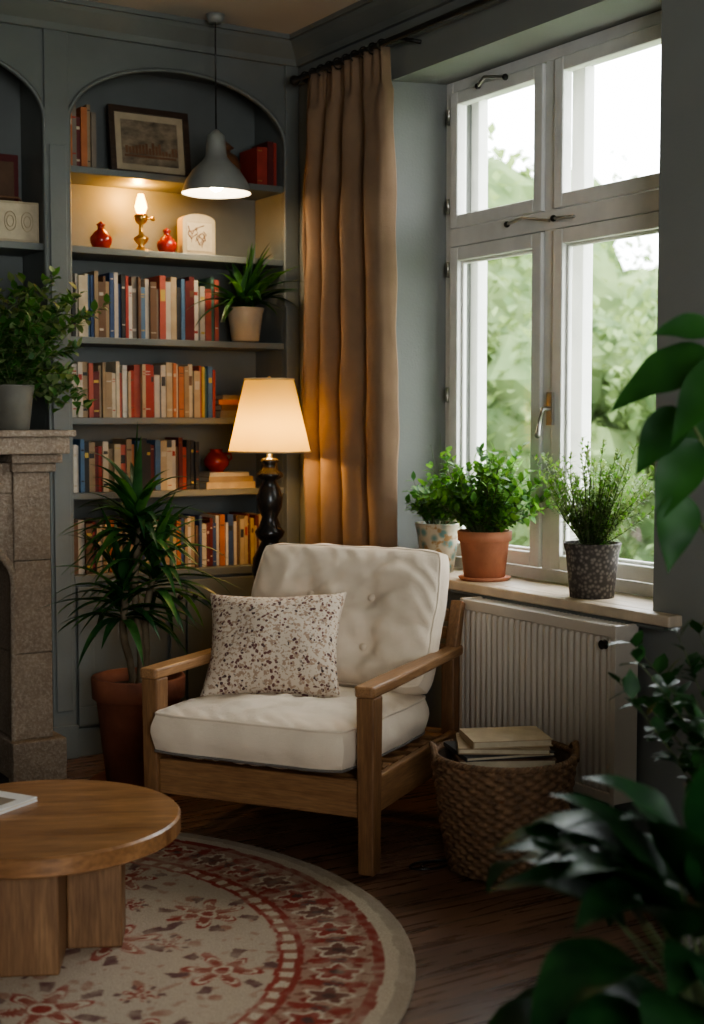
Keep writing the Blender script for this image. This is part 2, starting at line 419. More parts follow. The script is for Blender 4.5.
# books
def book(b,x,t,z,h,y,dp,m,tilt=0,lab=True):
    mt=Matrix.Translation((x,y,z))@Matrix.Rotation(tilt,4,'Y')
    b.box(0,t,0,.004,0,h,m,mt); b.box(0,.0025,.004,dp,0,h,m,mt); b.box(t-.0025,t,.004,dp,0,h,m,mt)
    b.box(.0025,t-.0025,.004,dp-.006,.004,h-.005,M['paper'],mt)
    if lab and t>.014 and random.random()<.75:
        lm=random.choice([BM[4],BM[13],BM[6],BM[8],BM[1],BM[7]])
        for zz,hh in random.choice([[(.68,.10)],[(.78,.03),(.2,.02)],[(.60,.18)],[(.75,.06),(.12,.04)],[(.85,.02),(.8,.015),(.15,.02)],[(.9,.015),(.1,.015)]]):
            b.box(.003,t-.003,-.0008,.001,h*zz,h*(zz+hh),lm,mt)
def book_row(x0,x1,z,h0,h1,pal,y=BY+.03):
    b=MB(); x=x0
    while x<x1-.010:
        t=min(R(.011,.030),x1-x); h=R(h0,h1)
        if random.random()<.3: h=h1*R(.93,1)
        book(b,x,t-.001,z,h,y+R(0,.022),R(.13,.17),BM[random.choice(pal)])
        x+=t
    return b.build('shelf_books')
LT=[3,4,5,8,12,4,8,3,1,10,7,6,0,13,2,5,15,11,9,14]; DKP=[0,1,2,3,4,5,6,7,8,9,10,1,5,15,3,6,14,12]
book_row(2.05,2.72,1.741,.21,.275,LT)
book_row(2.05,2.70,1.409,.18,.235,LT+DKP)
book_row(2.05,2.62,1.098,.17,.225,DKP)
book_row(2.05,2.95,.758,.17,.225,DKP+LT)
book_row(2.04,2.17,2.431,.20,.26,[7,10,5,0,3,11])
book_row(2.91,3.01,2.431,.16,.20,[0,0,1])
book_row(.96,1.50,2.109,.18,.26,DKP)
book_row(.96,1.40,1.331,.18,.26,LT)
def book_stack(name,x,y,z,items,rz=0):
    b=MB(); zz=0
    for (w,d,t,ci,r) in items:
        mt=Matrix.Translation((0,0,zz))@Matrix.Rotation(r,4,'Z')
        m=BM[ci]
        b.box(-w/2,w/2,-d/2,d/2,0,.003,m,mt);b.box(-w/2,w/2,-d/2,d/2,t-.003,t,m,mt);b.box(-w/2,w/2,-d/2,-d/2+.004,0.003,t-.003,m,mt)
        b.box(-w/2+.004,w/2-.004,-d/2+.005,d/2-.005,.003,t-.003,M['paper'],mt); zz+=t+.0005
    b.build(name,(x,y,z),rz); return zz
book_stack('book_stack',2.785,5.56,1.409,[(.14,.18,.03,11,0),(.135,.17,.025,7,.05),(.13,.16,.022,10,-.05),(.11,.15,.02,5,.05)])
s5=book_stack('book_stack',2.77,5.56,1.098,[(.24,.17,.028,3,0),(.22,.16,.024,5,.03),(.19,.15,.018,4,-.04)])

b=MB()
b.box(-.185,.185,-.01,.01,0,.025,M['dkwood']);b.box(-.185,.185,-.01,.01,.275,.30,M['dkwood'])
b.box(-.185,-.16,-.01,.01,.025,.275,M['dkwood']);b.box(.16,.185,-.01,.01,.025,.275,M['dkwood'])
b.box(-.16,.16,.0,.008,.025,.275,M['cream']);b.box(-.13,.13,-.003,.0,.055,.245,M['print'])
for i in range(16):
    x=-.115+i*.0153; h=R(.02,.07)*(1-.5*abs(i-8)/8); b.box(x,x+.012,-.0045,-.003,.10,.10+h,M['brownc'])
b.box(-.12,.12,-.0045,-.003,.085,.095,M['brownc'])
b.build('framed_print',(2.46,5.60,2.434),bevel=.001,rot=(-.12,0,0))
b=MB(); b.lathe([(.0,0),(.045,0),(.075,.05),(.08,.09),(.06,.13),(.035,.145),(.035,.16),(.05,.165),(.02,.19),(0.001,.20)],(0,0,0),M['brownc'])
b.build('ginger_jar',(2.80,5.60,2.431))
def redjar(x,s):
    b=MB(); b.lathe([(0,0),(.03,0),(.045,.03),(.046,.05),(.028,.075),(.014,.085),(.014,.10),(.02,.105),(.0,.12)],(0,0,0),M['red']); o=b.build('red_glass_jar',(x,5.56,2.109)); o.scale=(s,s,s)
redjar(2.21,1.0); redjar(2.51,.95)
b=MB()
b.lathe([(0,0),(.05,0),(.052,.01),(.02,.02),(.012,.035),(.03,.055),(.032,.065),(.010,.08),(.008,.12),(.022,.13),(.028,.145),(.03,.16),(.012,.17)],(0,0,0),M['brass'])
b.lathe([(.018,.172),(.026,.195),(.02,.22),(.011,.25)],(0,0,0),M['flame'])
b.tube([(.02,0,.15),(.05,0,.15)],.004,M['brass']);b.ball((.055,0,.15),.01,M['brass'])
o=b.build('oil_lamp',(2.40,5.58,2.109))
plight('oil_lamp_glow',(0,.03,.262),6.5,(1,.46,.07),.02,o)
o=MB(); o.box(-.078,.078,-.028,.028,0,.15,M['cream']); 
pts=[(.078*math.cos(a),0,.15+.03*math.sin(a)) for a in [PI*i/12 for i in range(13)]]
vs=[(p[0],-.028,p[2]) for p in pts]+[(p[0],.028,p[2]) for p in pts]
o.add(vs,[tuple(range(13)),tuple(range(13,26))[::-1]]+[(i,i+13,i+14,i+1) for i in range(12)],M['cream'])
o.box(-.06,.06,-.031,-.028,.02,.14,M['paper']); 
for i in range(14):
    x0=R(-.04,.03);z0=R(.03,.1); o.tube([(x0,-.032,z0),(x0+R(-.02,.02),-.032,z0+.02),(x0+R(-.02,.03),-.032,z0+.035)],.0025,M['brownc'],5)
o.build('decorative_tin',(2.65,5.56,2.109),bevel=.003)
b=MB(); b.lathe([(0,0),(.03,0),(.055,.03),(.058,.05),(.04,.08),(.025,.09),(.03,.10),(.0,.10)],(0,0,0),M['red']); b.tube([(.05,0,.04),(.075,0,.06),(.07,0,.08),(.04,0,.08)],.005,M['red'])
b.build('small_teapot',(2.74,5.56,1.098+s5))
b=MB(); b.box(-.16,.16,-.07,.07,0,.165,M['cream']); b.box(-.15,.15,-.074,-.07,.012,.155,M['paper'])
for cx in(-.03,.04,.11): 
    for rr in(.014,.024): b.tube([(cx+rr*math.cos(a),-.076,.085+rr*1.6*math.sin(a)) for a in [2*PI*i/20 for i in range(20)]],.0022,M['cream'],5,True)
b.tube([(-.12,0,.165),(-.1,0,.19),(.1,0,.19),(.12,0,.165)],.005,M['brownc'])
b.build('vintage_radio',(1.765,5.58,2.109),bevel=.008)
b=MB(); b.box(-.12,.12,-.02,.02,0,.38,BM[0]); b.box(-.1,.1,-.024,-.02,.03,.35,BM[7]); b.build('leather_album',(1.78,5.70,2.109),bevel=.006)

# ------------------------------------------------------------------ pendant
e=empty('pendant_lamp',(2.60,5.26,2.335))
b=MB()
b.lathe([(.145,0),(.141,.012),(.128,.05),(.098,.095),(.060,.13),(.045,.15),(.040,.20),(.036,.235),(.018,.25),(.006,.262)],(0,0,0),M['pend'],40)
b.lathe([(.143,0.002),(.125,.048),(.095,.09),(.055,.125),(.0,.13)],(0,0,0),M['white'],40)
b.tube([(0,0,.25),(0,0,CEIL-2.335)],.003,M['black']); b.lathe([(.0,.0),(.04,0),(.03,-.03),(0,-.03)],(0,0,CEIL-2.335),M['pend'])
b.build('shade_and_cord',parent=e)
b=MB(); b.ball((0,0,.045),.036,M['bulbw']); b.build('bulb',parent=e)
plight('pendant_light',(0,0,.003),4,(1,.76,.45),.02,e)

# ------------------------------------------------------------------ table lamp & side table
e=empty('table_lamp',(2.715,5.02,.621))
b=MB()
b.lathe([(0,0),(.085,0),(.09,.015),(.075,.03),(.045,.045),(.035,.07),(.06,.11),(.075,.16),(.07,.21),(.045,.26),(.035,.28),(.055,.30),(.062,.32),(.045,.34),(.032,.38),(.05,.42),(.055,.46),(.042,.50),(.028,.53),(.055,.545),(.055,.56),(.035,.575),(.03,.60),(.04,.61),(.03,.62),(.012,.625),(.012,.67),(.0,.67)],(0,0,0),M['black'],36)
b.build('turned_base',parent=e)
b=MB(); b.lathe([(.168,.648),(.100,.943)],(0,0,0),M['shade'],56)
b.build('lampshade',parent=e)
b=MB(); 
for r,z in((.168,.648),(.1005,.943)): b.tube([(r*math.cos(a),r*math.sin(a),z) for a in [2*PI*i/56 for i in range(56)]],.004,M['cream'],6,True)
for k in range(3):
    a=2*PI*k/3; b.tube([(0,0,.93),(.1*math.cos(a),.1*math.sin(a),.94)],.002,M['brass'],5)
b.tube([(0,0,.67),(0,0,.94)],.003,M['brass'],6); b.ball((0,0,.948),.008,M['brass']); b.build('shade_rings',parent=e)
b=MB(); b.ball((0.0,0,.74),.03,M['bulb']); b.build('bulb',parent=e)
plight('lamp_light',(0,0,.725),23,(1,.58,.20),.035,e)
b=MB()
b.lathe([(0,.59),(.20,.59),(.205,.605),(.20,.62),(0,.62)],(0,0,0),M['dkwood'],40)
b.lathe([(.03,.06),(.02,.1),(.035,.2),(.02,.3),(.03,.5),(.05,.59)],(0,0,0),M['dkwood'],20)
for k in range(3):
    a=2*PI*k/3+.4; b.tube([(0,0,.14),(.09*math.cos(a),.09*math.sin(a),.10),(.17*math.cos(a),.17*math.sin(a),.015)],[.02,.017,.013],M['dkwood'])
b.build('side_table',(2.715,5.02,0))

# ------------------------------------------------------------------ curtain
e=empty('curtain')
b=MB(); nu,nv=170,70; y0,y1=4.585,5.20
vs=[]
for j in range(nv+1):
    v=j/nv; z=.03+v*(2.84-.03)
    for i in range(nu+1):
        u=i/nu; tt=1-v
        spread=1+.08*math.sin(min(1,tt*1.5)*PI/2)
        yc=(y0+y1)/2+.01*math.sin(v*3); y=yc+(u-.5)*(y1-y0)*spread
        top=max(0,(v-.80)/.20)
        wrp=.9*math.sin(u*5+1)+.7*noise.noise(Vector((u*3,v*.9,3)))+.35*math.sin(v*3+u*5)
        phA=u*PI*2*4.6+wrp*1.3; phB=u*PI*2*9.2+wrp*1.3
        a1=.042*(1-.55*top); 
        s=math.sin(phA); s=math.copysign(abs(s)**.8,s)
        x=2.998+a1*s+.013*(.4+top)*math.sin(phB*1.0+.8)+.012*noise.noise(Vector((u*7,v*5,1)))+.009*noise.noise(Vector((u*20,v*14,6)))
        if v>.955: x=2.998+(x-2.998)*.55+.010*math.sin(u*PI*2*16)
        y+=.018*math.cos(phA)
        vs.append((max(2.942,min(x,3.064)),y,z))
b.add(vs,[(j*(nu+1)+i,j*(nu+1)+i+1,(j+1)*(nu+1)+i+1,(j+1)*(nu+1)+i) for j in range(nv) for i in range(nu)],M['curtain'],True)
b.build('drape',parent=e,solid=.004)
b=MB(); b.tube([(2.99,2.95,2.85),(2.99,5.28,2.85)],.012,M['iron'],12); b.ball((2.99,5.29,2.85),.022,M['iron']); b.ball((2.99,2.94,2.85),.022,M['iron'])
for y in(4.50,5.25,3.05): b.tube([(2.99,y,2.85),(3.10,y,2.85)],.008,M['iron']); 
for k in range(10):
    y=4.60+k*.066; b.tube([(2.99+.022*math.cos(a),y,2.845+.022*math.sin(a)) for a in [2*PI*i/16 for i in range(16)]],.003,M['iron'],6,True)
b.build('rod_and_rings',parent=e)

# ------------------------------------------------------------------ radiator
b=MB(); RX0,RX1,RY0,RY1,RZ0,RZ1=2.965,3.06,3.22,4.04,.19,.755
n=int((RY1-RY0-.04)/.030); vs=[]
steps=n*8
for i in range(steps+1):
    y=RY0+.02+i*(RY1-RY0-.04)/steps; ph=(i%8)/8
    x=RX0+.012*(0.5+0.5*math.cos(2*PI*ph))**1.6
    for z in(RZ0+.03,RZ0+.045,RZ1-.05,RZ1-.035):
        vs.append((x if z in(RZ0+.045,RZ1-.05) else RX0+.0095,y,z))
b.add(vs,[(i*4+k,i*4+k+1,(i+1)*4+k+1,(i+1)*4+k) for i in range(steps) for k in range(3)],M['rad'],True)
b.box(RX0+.013,RX1-.01,RY0+.02,RY1-.02,RZ0+.01,RZ1-.02,M['rad'])
b.box(RX0,RX0+.012,RY0+.018,RY1-.018,RZ0,RZ0+.032,M['rad']); b.box(RX0,RX0+.012,RY0+.018,RY1-.018,RZ1-.037,RZ1,M['rad'])
b.box(RX0-.002,RX1,RY0,RY0+.02,RZ0,RZ1+.003,M['rad']);b.box(RX0-.002,RX1,RY1-.02,RY1,RZ0,RZ1+.003,M['rad'])
yk=RY0+.03
while yk<RY1-.03: b.box(RX0+.01,RX1-.005,yk,yk+.006,RZ1-.012,RZ1,M['rad']); yk+=.02
b.tube([(RX0-.004,RY0+.045,RZ1-.06),(RX0-.02,RY0+.045,RZ1-.06)],.012,M['iron'],12)
b.tube([(3.01,RY0+.06,RZ0+.02),(3.01,RY0+.06,.001)],.009,M['rad']);b.tube([(3.01,RY1-.06,RZ0+.02),(3.01,RY1-.06,.001)],.009,M['rad'])
b.box(RX1-.005,WX-.001,RY0+.2,RY0+.24,RZ0+.1,RZ1-.1,M['rad']);b.box(RX1-.005,WX-.001,RY1-.24,RY1-.2,RZ0+.1,RZ1-.1,M['rad'])
b.build('radiator',bevel=.003)

# ------------------------------------------------------------------ fireplace
e=empty('stone_fireplace')
b=MB()
def blocks(x0,x1,y0,y1,zs):
    for i in range(len(zs)-1): b.box(x0,x1,y0,y1,zs[i]+.0008,zs[i+1]-.0008,M['stone'])
YB=BY-.025
for x0,x1,s in((1.69,1.835,1),(.28,.45,-1)):
    blocks(x0,x1,5.17,YB,[.165,.50,.86,1.20])
    b.box(x0-.03,x1+.04,5.13,YB,0,.165,M['stone'])
    b.box(x0-.01,x1+.02,5.15,YB,1.20,1.235,M['stone']); b.box(x0-.02,x1+.035,5.12,YB,1.235,1.27,M['stone'])
b.box(.45,1.69,5.18,YB,1.12,1.235,M['stone'])
pts=arch_panel(b,.45,1.69,.78,1.05,1.12,5.185,YB-.03,M['stone'])
b.tube([(.455,5.183,.16)]+[(p[0],5.183,p[2]) for p in pts]+[(1.685,5.183,.16)],.016,M['stone'],8)
b.box(.22,1.885,5.08,YB,1.27,1.335,M['stone']); b.box(.20,1.905,5.06,YB,1.335,1.36,M['stone'])
b.build('surround',parent=e,bevel=.006)
b=MB(); b.box(.45,1.69,YB-.028,YB-.003,0,1.11,M['firebox']); b.box(.45,1.69,5.19,YB-.03,0.001,.02,M['firebox']); b.build('firebox',parent=e)

# ------------------------------------------------------------------ armchair
CH=empty('armchair',(2.055,3.855,0),math.radians(-56))
AX=.382
b=MB()
for sx in(-1,1):
    x=AX*sx
    b.beam((x,-.025,0.012),(x,-.025,.562),.052,.06,M['oakz'],side=(1,0,0),w1=.06,h1=.072)
    b.beam((x-.02*sx,.74,0.0),(x-.02*sx,.74,.56),.05,.055,M['oakz'],side=(1,0,0))
    b.beam((x-.02*sx,.742,.54),(x-.02*sx,.82,.75),.045,.05,M['oakz'],side=(1,0,0),h1=.04)
b.build('legs',parent=CH,bevel=.006)
b=MB()
for sx in(-1,1):
    x=AX*sx; 
    pts=[(-.070,.056),(-.06,.066),(.1,.070),(.5,.060),(.80,.052)]
    vs=[];
    for y,w in pts:
        xx=x-(.018*sx*max(0,y)/.8)
        vs+=[(xx-w/2,y,.562),(xx+w/2,y,.562),(xx+w/2,y,.597),(xx-w/2,y,.597)]
    fs=[(0,1,2,3),tuple(16+i for i in(3,2,1,0))]
    for i in range(4):
        a=i*4
        fs+=[(a+k,a+4+k,a+4+(k+1)%4,a+(k+1)%4) for k in range(4)]
    b.add(vs,fs,M['oaky'])
    b.box(x-.014,x+.014,.01,.715,.19,.305,M['oaky'])
b.build('arms_and_side_rails',parent=CH,bevel=.007)
b=MB(); q=AX-.026
b.box(-q,q,-.043,-.011,.185,.30,M['oak']); b.box(-q+.01,q-.01,.725,.755,.19,.30,M['oak'])
for k in range(6): b.box(-q,q,.04+k*.115,.11+k*.115,.282,.298,M['oak'])
q-=.02
for k in range(3):
    t=k/2; b.beam((-q,.765+.045*t,.58+.12*t),(q,.765+.045*t,.58+.12*t),.016,.045,M['oak'],side=(0,1,.3))
b.build('rails_and_slats',parent=CH,bevel=.004)

def cushion(name,w,d,h,puff,parent,loc,rot,tufts=(),piping=True,n=64,seed=0,ck=.05,wr=1.0,side=.018):
    b=MB()
    def ex(u,v):
        x=w/2*u*(1-ck*abs(v)**7)+.008*noise.noise(Vector((u*2,v*2,seed)))
        y=d/2*v*(1-ck*abs(u)**7)+.008*noise.noise(Vector((u*2,v*2,seed+5)))
        return x,y
    def zt(u,v,s):
        q=((1-abs(u)**2.6)*(1-abs(v)**2.6)); q=max(0,q)
        z=h/2+puff*q**.55
        x,y=ex(u,v)
        if s>0:
            for(tx,ty) in tufts:
                r=math.hypot(x-tx,y-ty); an=math.atan2(y-ty,x-tx)
                z-=.042*math.exp(-(r/.05)**2)+.014*math.exp(-(r/.12)**2)+.004*math.cos(an*6+tx*30)*math.exp(-((r-.06)/.04)**2)
        z+=wr*(.014*noise.noise(Vector((x*6,y*6,seed+2+s)))*q+.008*noise.noise(Vector((x*16,y*16,seed+7)))*q)
        rn=1-abs(noise.noise(Vector((x*5+2,y*5,seed+9))))*5
        if rn>0: z-=wr*.008*rn*q
        edge=max(abs(u),abs(v)); z+=.005*math.sin((x+y)*80+4*noise.noise(Vector((x*9,y*9,1))))*max(0,edge-.7)*4*q**.3
        return z*s
    g=[math.sin(PI/2*(2*i/n-1)) for i in range(n+1)]
    vs=[];fs=[]
    for s in(1,-1):
        o=len(vs)
        for v in g:
            for u in g:
                x,y=ex(u,v); vs.append((x,y,zt(u,v,s)))
        for j in range(n):
            for i in range(n):
                a=o+j*(n+1)+i; q=(a,a+1,a+n+2,a+n+1); fs.append(q if s>0 else q[::-1])
    per=[i for i in range(n)]+[n+j*(n+1) for j in range(n)]+[n*(n+1)+n-i for i in range(n)]+[(n-j)*(n+1) for j in range(n)]
    N=(n+1)**2; rings=[[k for k in per]]; m=6
    for r in range(1,m):
        t=r/m; ring=[]
        for k in per:
            a=Vector(vs[k]);c=Vector(vs[k+N]); p=a.lerp(c,t); nrm=Vector((p.x/(w/2),p.y/(d/2),0))
            ed=Vector((math.copysign(abs(nrm.x)**6,nrm.x),math.copysign(abs(nrm.y)**6,nrm.y),0))
            if ed.length>0: ed.normalize()
            p+=ed*(side+.010*noise.noise(p*12))*math.sin(PI*t); ring.append(len(vs)); vs.append(tuple(p))
        rings.append(ring)
    rings.append([k+N for k in per]); L=len(per)
    for r in range(m):
        for k in range(L):
            fs.append((rings[r][k],rings[r+1][k],rings[r+1][(k+1)%L],rings[r][(k+1)%L]))
    b.add(vs,fs,M['linen'],True)
    if piping:
        b.tube([Vector(vs[k]) for k in per],.0050,M['linen'],8,True)
        b.tube([Vector(vs[k+N]) for k in per],.005,M['piping'],8,True)
    for(tx,ty) in tufts:
        b.ball((tx,ty,h/2+puff-.050),.014,M['linen'],12,(1,1,.6))
    return b.build(name,loc,rot=rot,parent=parent)
cushion('seat_cushion',.695,.73,.120,.035,CH,(-.012,.258,.388),(math.radians(-1.5),0,0),seed=3,ck=.055,wr=1.4)
cushion('back_cushion',.72,.50,.085,.065,CH,(-.018,.665,.692),(math.radians(66),0,0),tufts=((-.12,.06),(.12,.06),(-.12,-.12),(.12,-.12)),seed=11,ck=.05,wr=1.7)
def pillow(name,w,d,h,parent,loc,rot):
    b=MB(); n=44; vs=[];fs=[]
    for s in(1,-1):
        o=len(vs)
        for j in range(n+1):
            for i in range(n+1):
                u=math.sin(PI/2*(2*i/n-1)); v=math.sin(PI/2*(2*j/n-1))
                x=w/2*u*(1-.10*(1-v*v)); y=d/2*v*(1-.10*(1-u*u))
                q=max(0,(1-u*u)*(1-v*v)); z=h/2*q**.45+.016*noise.noise(Vector((x*8,y*8,s)))*q**.3
                vs.append((x,y,z*s))
        for j in range(n):
            for i in range(n):
                a=o+j*(n+1)+i; q=(a,a+1,a+n+2,a+n+1); fs.append(q if s>0 else q[::-1])
    b.add(vs,fs,M['floral'],True)
    per=[i for i in range(n)]+[n+j*(n+1) for j in range(n)]+[n*(n+1)+n-i for i in range(n)]+[(n-j)*(n+1) for j in range(n)]
    b.tube([Vector(vs[k]) for k in per],.004,M['floral'],6,True)
    return b.build(name,loc,rot=rot,parent=parent)
eu=(Matrix.Rotation(math.radians(16),3,'Z')@Matrix.Rotation(math.radians(56),3,'X')@Matrix.Rotation(math.radians(2),3,'Z')).to_euler()
pillow('floral_scatter_pillow',.48,.40,.18,CH,(-.15,.37,.622),eu)

# ------------------------------------------------------------------ coffee table
CT=empty('coffee_table',(1.210,3.530,.0105),math.radians(-26))
b=MB()
b.lathe([(0,.288),(.366,.288),(.374,.294),(.374,.334),(.368,.34),(0.0,.34)],(0,0,0),M['tabletop'],96,smooth=False)
b.build('round_top',parent=CT)
b=MB()
b.box(-.075,.075,-.25,.22,0,.288,M['tableleg']); b.box(-.22,-.076,-.075,.075,0,.288,M['tableleg']); b.box(.076,.22,-.075,.075,0,.288,M['tableleg'])
b.build('crossed_base',parent=CT,bevel=.006)
b=MB(); b.box(-.11,.11,-.15,.15,0,.006,M['magz']); b.box(-.108,.108,-.148,.148,.006,.009,M['paper']); b.box(-.11,.11,-.15,.15,.009,.013,M['magz']); b.box(-.08,.08,-.02,.10,.013,.0135,BM[11])
b.build('magazine',(1.065,3.68,.351),math.radians(-60),bevel=.001)

# ------------------------------------------------------------------ rug
def make_rug():
    RR=1.22; nr,na=210,900
    cream=Vector((.50,.41,.31)); red=Vector((.30,.045,.032)); rust=Vector((.33,.13,.085)); dk=Vector((.10,.05,.045)); lt=Vector((.58,.49,.37))
    mots=[]
    for ring,n,sz,off in((.60,11,.115,.2),(.36,6,.13,.5),(.0,1,.2,0),(.48,11,.05,.485),(.22,5,.05,.2)):
        for k in range(n):
            a=2*PI*k/n+off; mots.append((ring*RR*math.cos(a),ring*RR*math.sin(a),sz,a))
    def col(x,y,r,a):
        rr=r/RR
        if rr>.965: return cream*.85
        if rr>.935: return lt
        if rr>.912: return red
        if rr>.765:
            n=44; c=rust.lerp(cream,.4)
            t=(a*n/(2*PI))%1-.5; bb=(rr-.8385)/.0735
            q=math.hypot(t,bb*.5); an=math.atan2(bb*.5,t)
            if q<.09: return dk
            if q<.25+.08*math.cos(5*an): return red if int(a*n/(2*PI))%2 else dk.lerp(rust,.4)
            if q<.33+.08*math.cos(5*an): return lt
            w=.62*math.sin(2*PI*(t))
            if abs(bb-w)<.10: return red*.9
            t2=(t+1.0)%1-.5
            if math.hypot(t2,(abs(bb)-.6)*.35)<.12: return red
            if math.hypot(t2*.8,bb*.3)<.09: return dk*1.4
            if noise.noise(Vector((x*45,y*45,8)))>.25: return rust*.8
            return c
        if rr>.748: return red
        if rr>.722: 
            return lt if ((a*90/(2*PI))%1)<.6 else rust
        if rr>.710: return red*1.1
        c=cream
        for mx,my,sz,ma in mots:
            dx=x-mx;dy=y-my
            q=math.hypot(dx,dy)
            if q>sz*1.3: continue
            an=math.atan2(dy,dx)-ma; q/=sz
            q*=1+.25*noise.noise(Vector((x*22,y*22,3)))
            pet=.62+.33*math.cos(6*an)
            if q<.16: return red
            if q<.24: return lt
            if q<pet*.72: return rust.lerp(red,.55)
            if q<pet*.86: return lt
            if q<pet*1.02: return red*1.1
            if .8<q<1.25 and abs(math.sin(3*an+.5))>.93: return dk*1.7
        w=math.sin(x*26+2*math.sin(y*9))*math.sin(y*24+2*math.sin(x*11))
        if w>.86: return rust.lerp(cream,.25)
        if noise.noise(Vector((x*34,y*34,8)))>.42: return rust.lerp(cream,.5)
        return c
    vs=[];cs=[]
    for j in range(nr+1):
        r=RR*max(j/nr,.002)
        for i in range(na):
            a=2*PI*i/na; x=r*math.cos(a);y=r*math.sin(a)
            wx=x+.009*noise.noise(Vector((x*18,y*18,0))); wy=y+.009*noise.noise(Vector((x*18,y*18,5)))
            c=col(wx,wy,math.hypot(wx,wy),math.atan2(wy,wx)%(2*PI))
            f=min(1,max(0,.14+.8*noise.noise(Vector((x*5,y*5,2)))+.7*noise.noise(Vector((x*30,y*30,4)))))
            c=c.lerp(cream*1.05,f*.7)
            vs.append((x,y,.010 if j<nr else .008)); cs+= [c.x,c.y,c.z,1]
    fs=[(j*na+i,j*na+(i+1)%na,(j+1)*na+(i+1)%na,(j+1)*na+i) for j in range(nr) for i in range(na)]
    o=len(vs)
    for i in range(na):
        a=2*PI*i/na; vs.append((RR*math.cos(a),RR*math.sin(a),0.0005)); cs+=[.4,.33,.25,1]
    fs+=[(nr*na+i,nr*na+(i+1)%na,o+(i+1)%na,o+i) for i in range(na)]
    me=bpy.data.meshes.new('round_rug'); me.from_pydata(vs,[],fs)
    ca=me.color_attributes.new('pile','FLOAT_COLOR','POINT'); ca.data.foreach_set('color',cs)
    m,nt,b=new_mat('woven_rug_pile'); at=nt.nodes.new('ShaderNodeAttribute'); at.attribute_name='pile'
    v=coords(nt); n1=noise_n(nt,v,180,3)
    nt.links.new(mixrgb(nt,mapr(nt,n1,.3,.7,0,.35),at.outputs['Color'],(.20,.14,.10)),b.inputs['Base Color'])
    b.inputs['Roughness'].default_value=1; b.inputs['Specular IOR Level'].default_value=.1
    bump_n(nt,b,n1,.6,.008)
    me.materials.append(m); me.polygons.foreach_set('use_smooth',[True]*len(fs))
    ob=bpy.data.objects.new('round_rug',me); bpy.context.collection.objects.link(ob); ob.location=(.945,3.53,0); ob.rotation_euler=(0,0,.3)
make_rug()

# ------------------------------------------------------------------ wicker basket with books
BK=empty('wicker_basket',(2.66,3.39,0))
b=MB()
rows=24; H=.355
def brad(t): return .168+.054*t**.8
vs=[];nn=240;per=4
for j in range(rows*per+1):
    t=j/(rows*per); row=j//per; 
    for i in range(nn):
        a=2*PI*i/nn; w=math.sin(a*24+PI*(row%2))
        bul=math.sin(PI*((j%per)+.5)/per)
        r=brad(t)+.0065*w*bul+.003*bul+.005*noise.noise(Vector((math.cos(a)*2,math.sin(a)*2,t*3)))
        vs.append((r*math.cos(a),r*math.sin(a),.004+t*(H-.004)))
b.add(vs,[(j*nn+i,j*nn+(i+1)%nn,(j+1)*nn+(i+1)%nn,(j+1)*nn+i) for j in range(rows*per) for i in range(nn)],M['wicker'],True)
b.lathe([(.0,.004),(.165,.004)],(0,0,0),M['wicker'],40)
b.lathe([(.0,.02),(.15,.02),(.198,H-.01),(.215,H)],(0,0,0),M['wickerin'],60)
for k in range(3):
    b.tube([((.217+.006*math.cos(a*30+k*2.1))*math.cos(a),(.217+.006*math.cos(a*30+k*2.1))*math.sin(a),H+.004+.006*math.sin(a*30+k*2.1)) for a in [2*PI*i/360 for i in range(360)]],.006,M['wicker'],6,True)
for s in(0,PI):
    for q in(0,.014):
        pts=[]
        for i in range(15):
            t=i/14; aa=s-.53+(t-.5)*.55; hz=H-.01+.045*math.sin(PI*t); rr=.219+q*.6
            pts.append((rr*math.cos(aa),rr*math.sin(aa),hz+q*.3))
        b.tube(pts,.007,M['wicker'],7)
b.build('woven_body',parent=BK)
b=MB(); zz=.0
for(w,d,t,m1,r,ox) in((.30,.23,.03,BM[7],.2,0),(.29,.22,.014,BM[6],.4,-.01),(.28,.22,.018,BM[5],.1,.0),(.25,.19,.022,BM[3],.3,.01)):
    mt=Matrix.Translation((ox,0,zz))@Matrix.Rotation(r,4,'Z')
    b.box(-w/2,w/2,-d/2,d/2,0,.003,m1,mt);b.box(-w/2,w/2,-d/2,d/2,t-.003,t,m1,mt);b.box(-w/2,-w/2+.003,-d/2,d/2,.003,t-.003,m1,mt)
    b.box(-w/2+.003,w/2-.004,-d/2+.004,d/2-.004,.003,t-.003,M['paper'],mt); zz+=t+.0006
b.build('stacked_books',(0,.01,H-.02),rz=-.7,parent=BK)
b=MB(); pts=[]
for i in range(40):
    t=i/39; a=t*PI*3.2; pts.append((.06*math.cos(a)+.05*t,.035*math.sin(a)-.03*t,.005+.004*t))
b.tube(pts,.0035,M['black'],6); b.build('coiled_cable',(2.44,3.52,0))

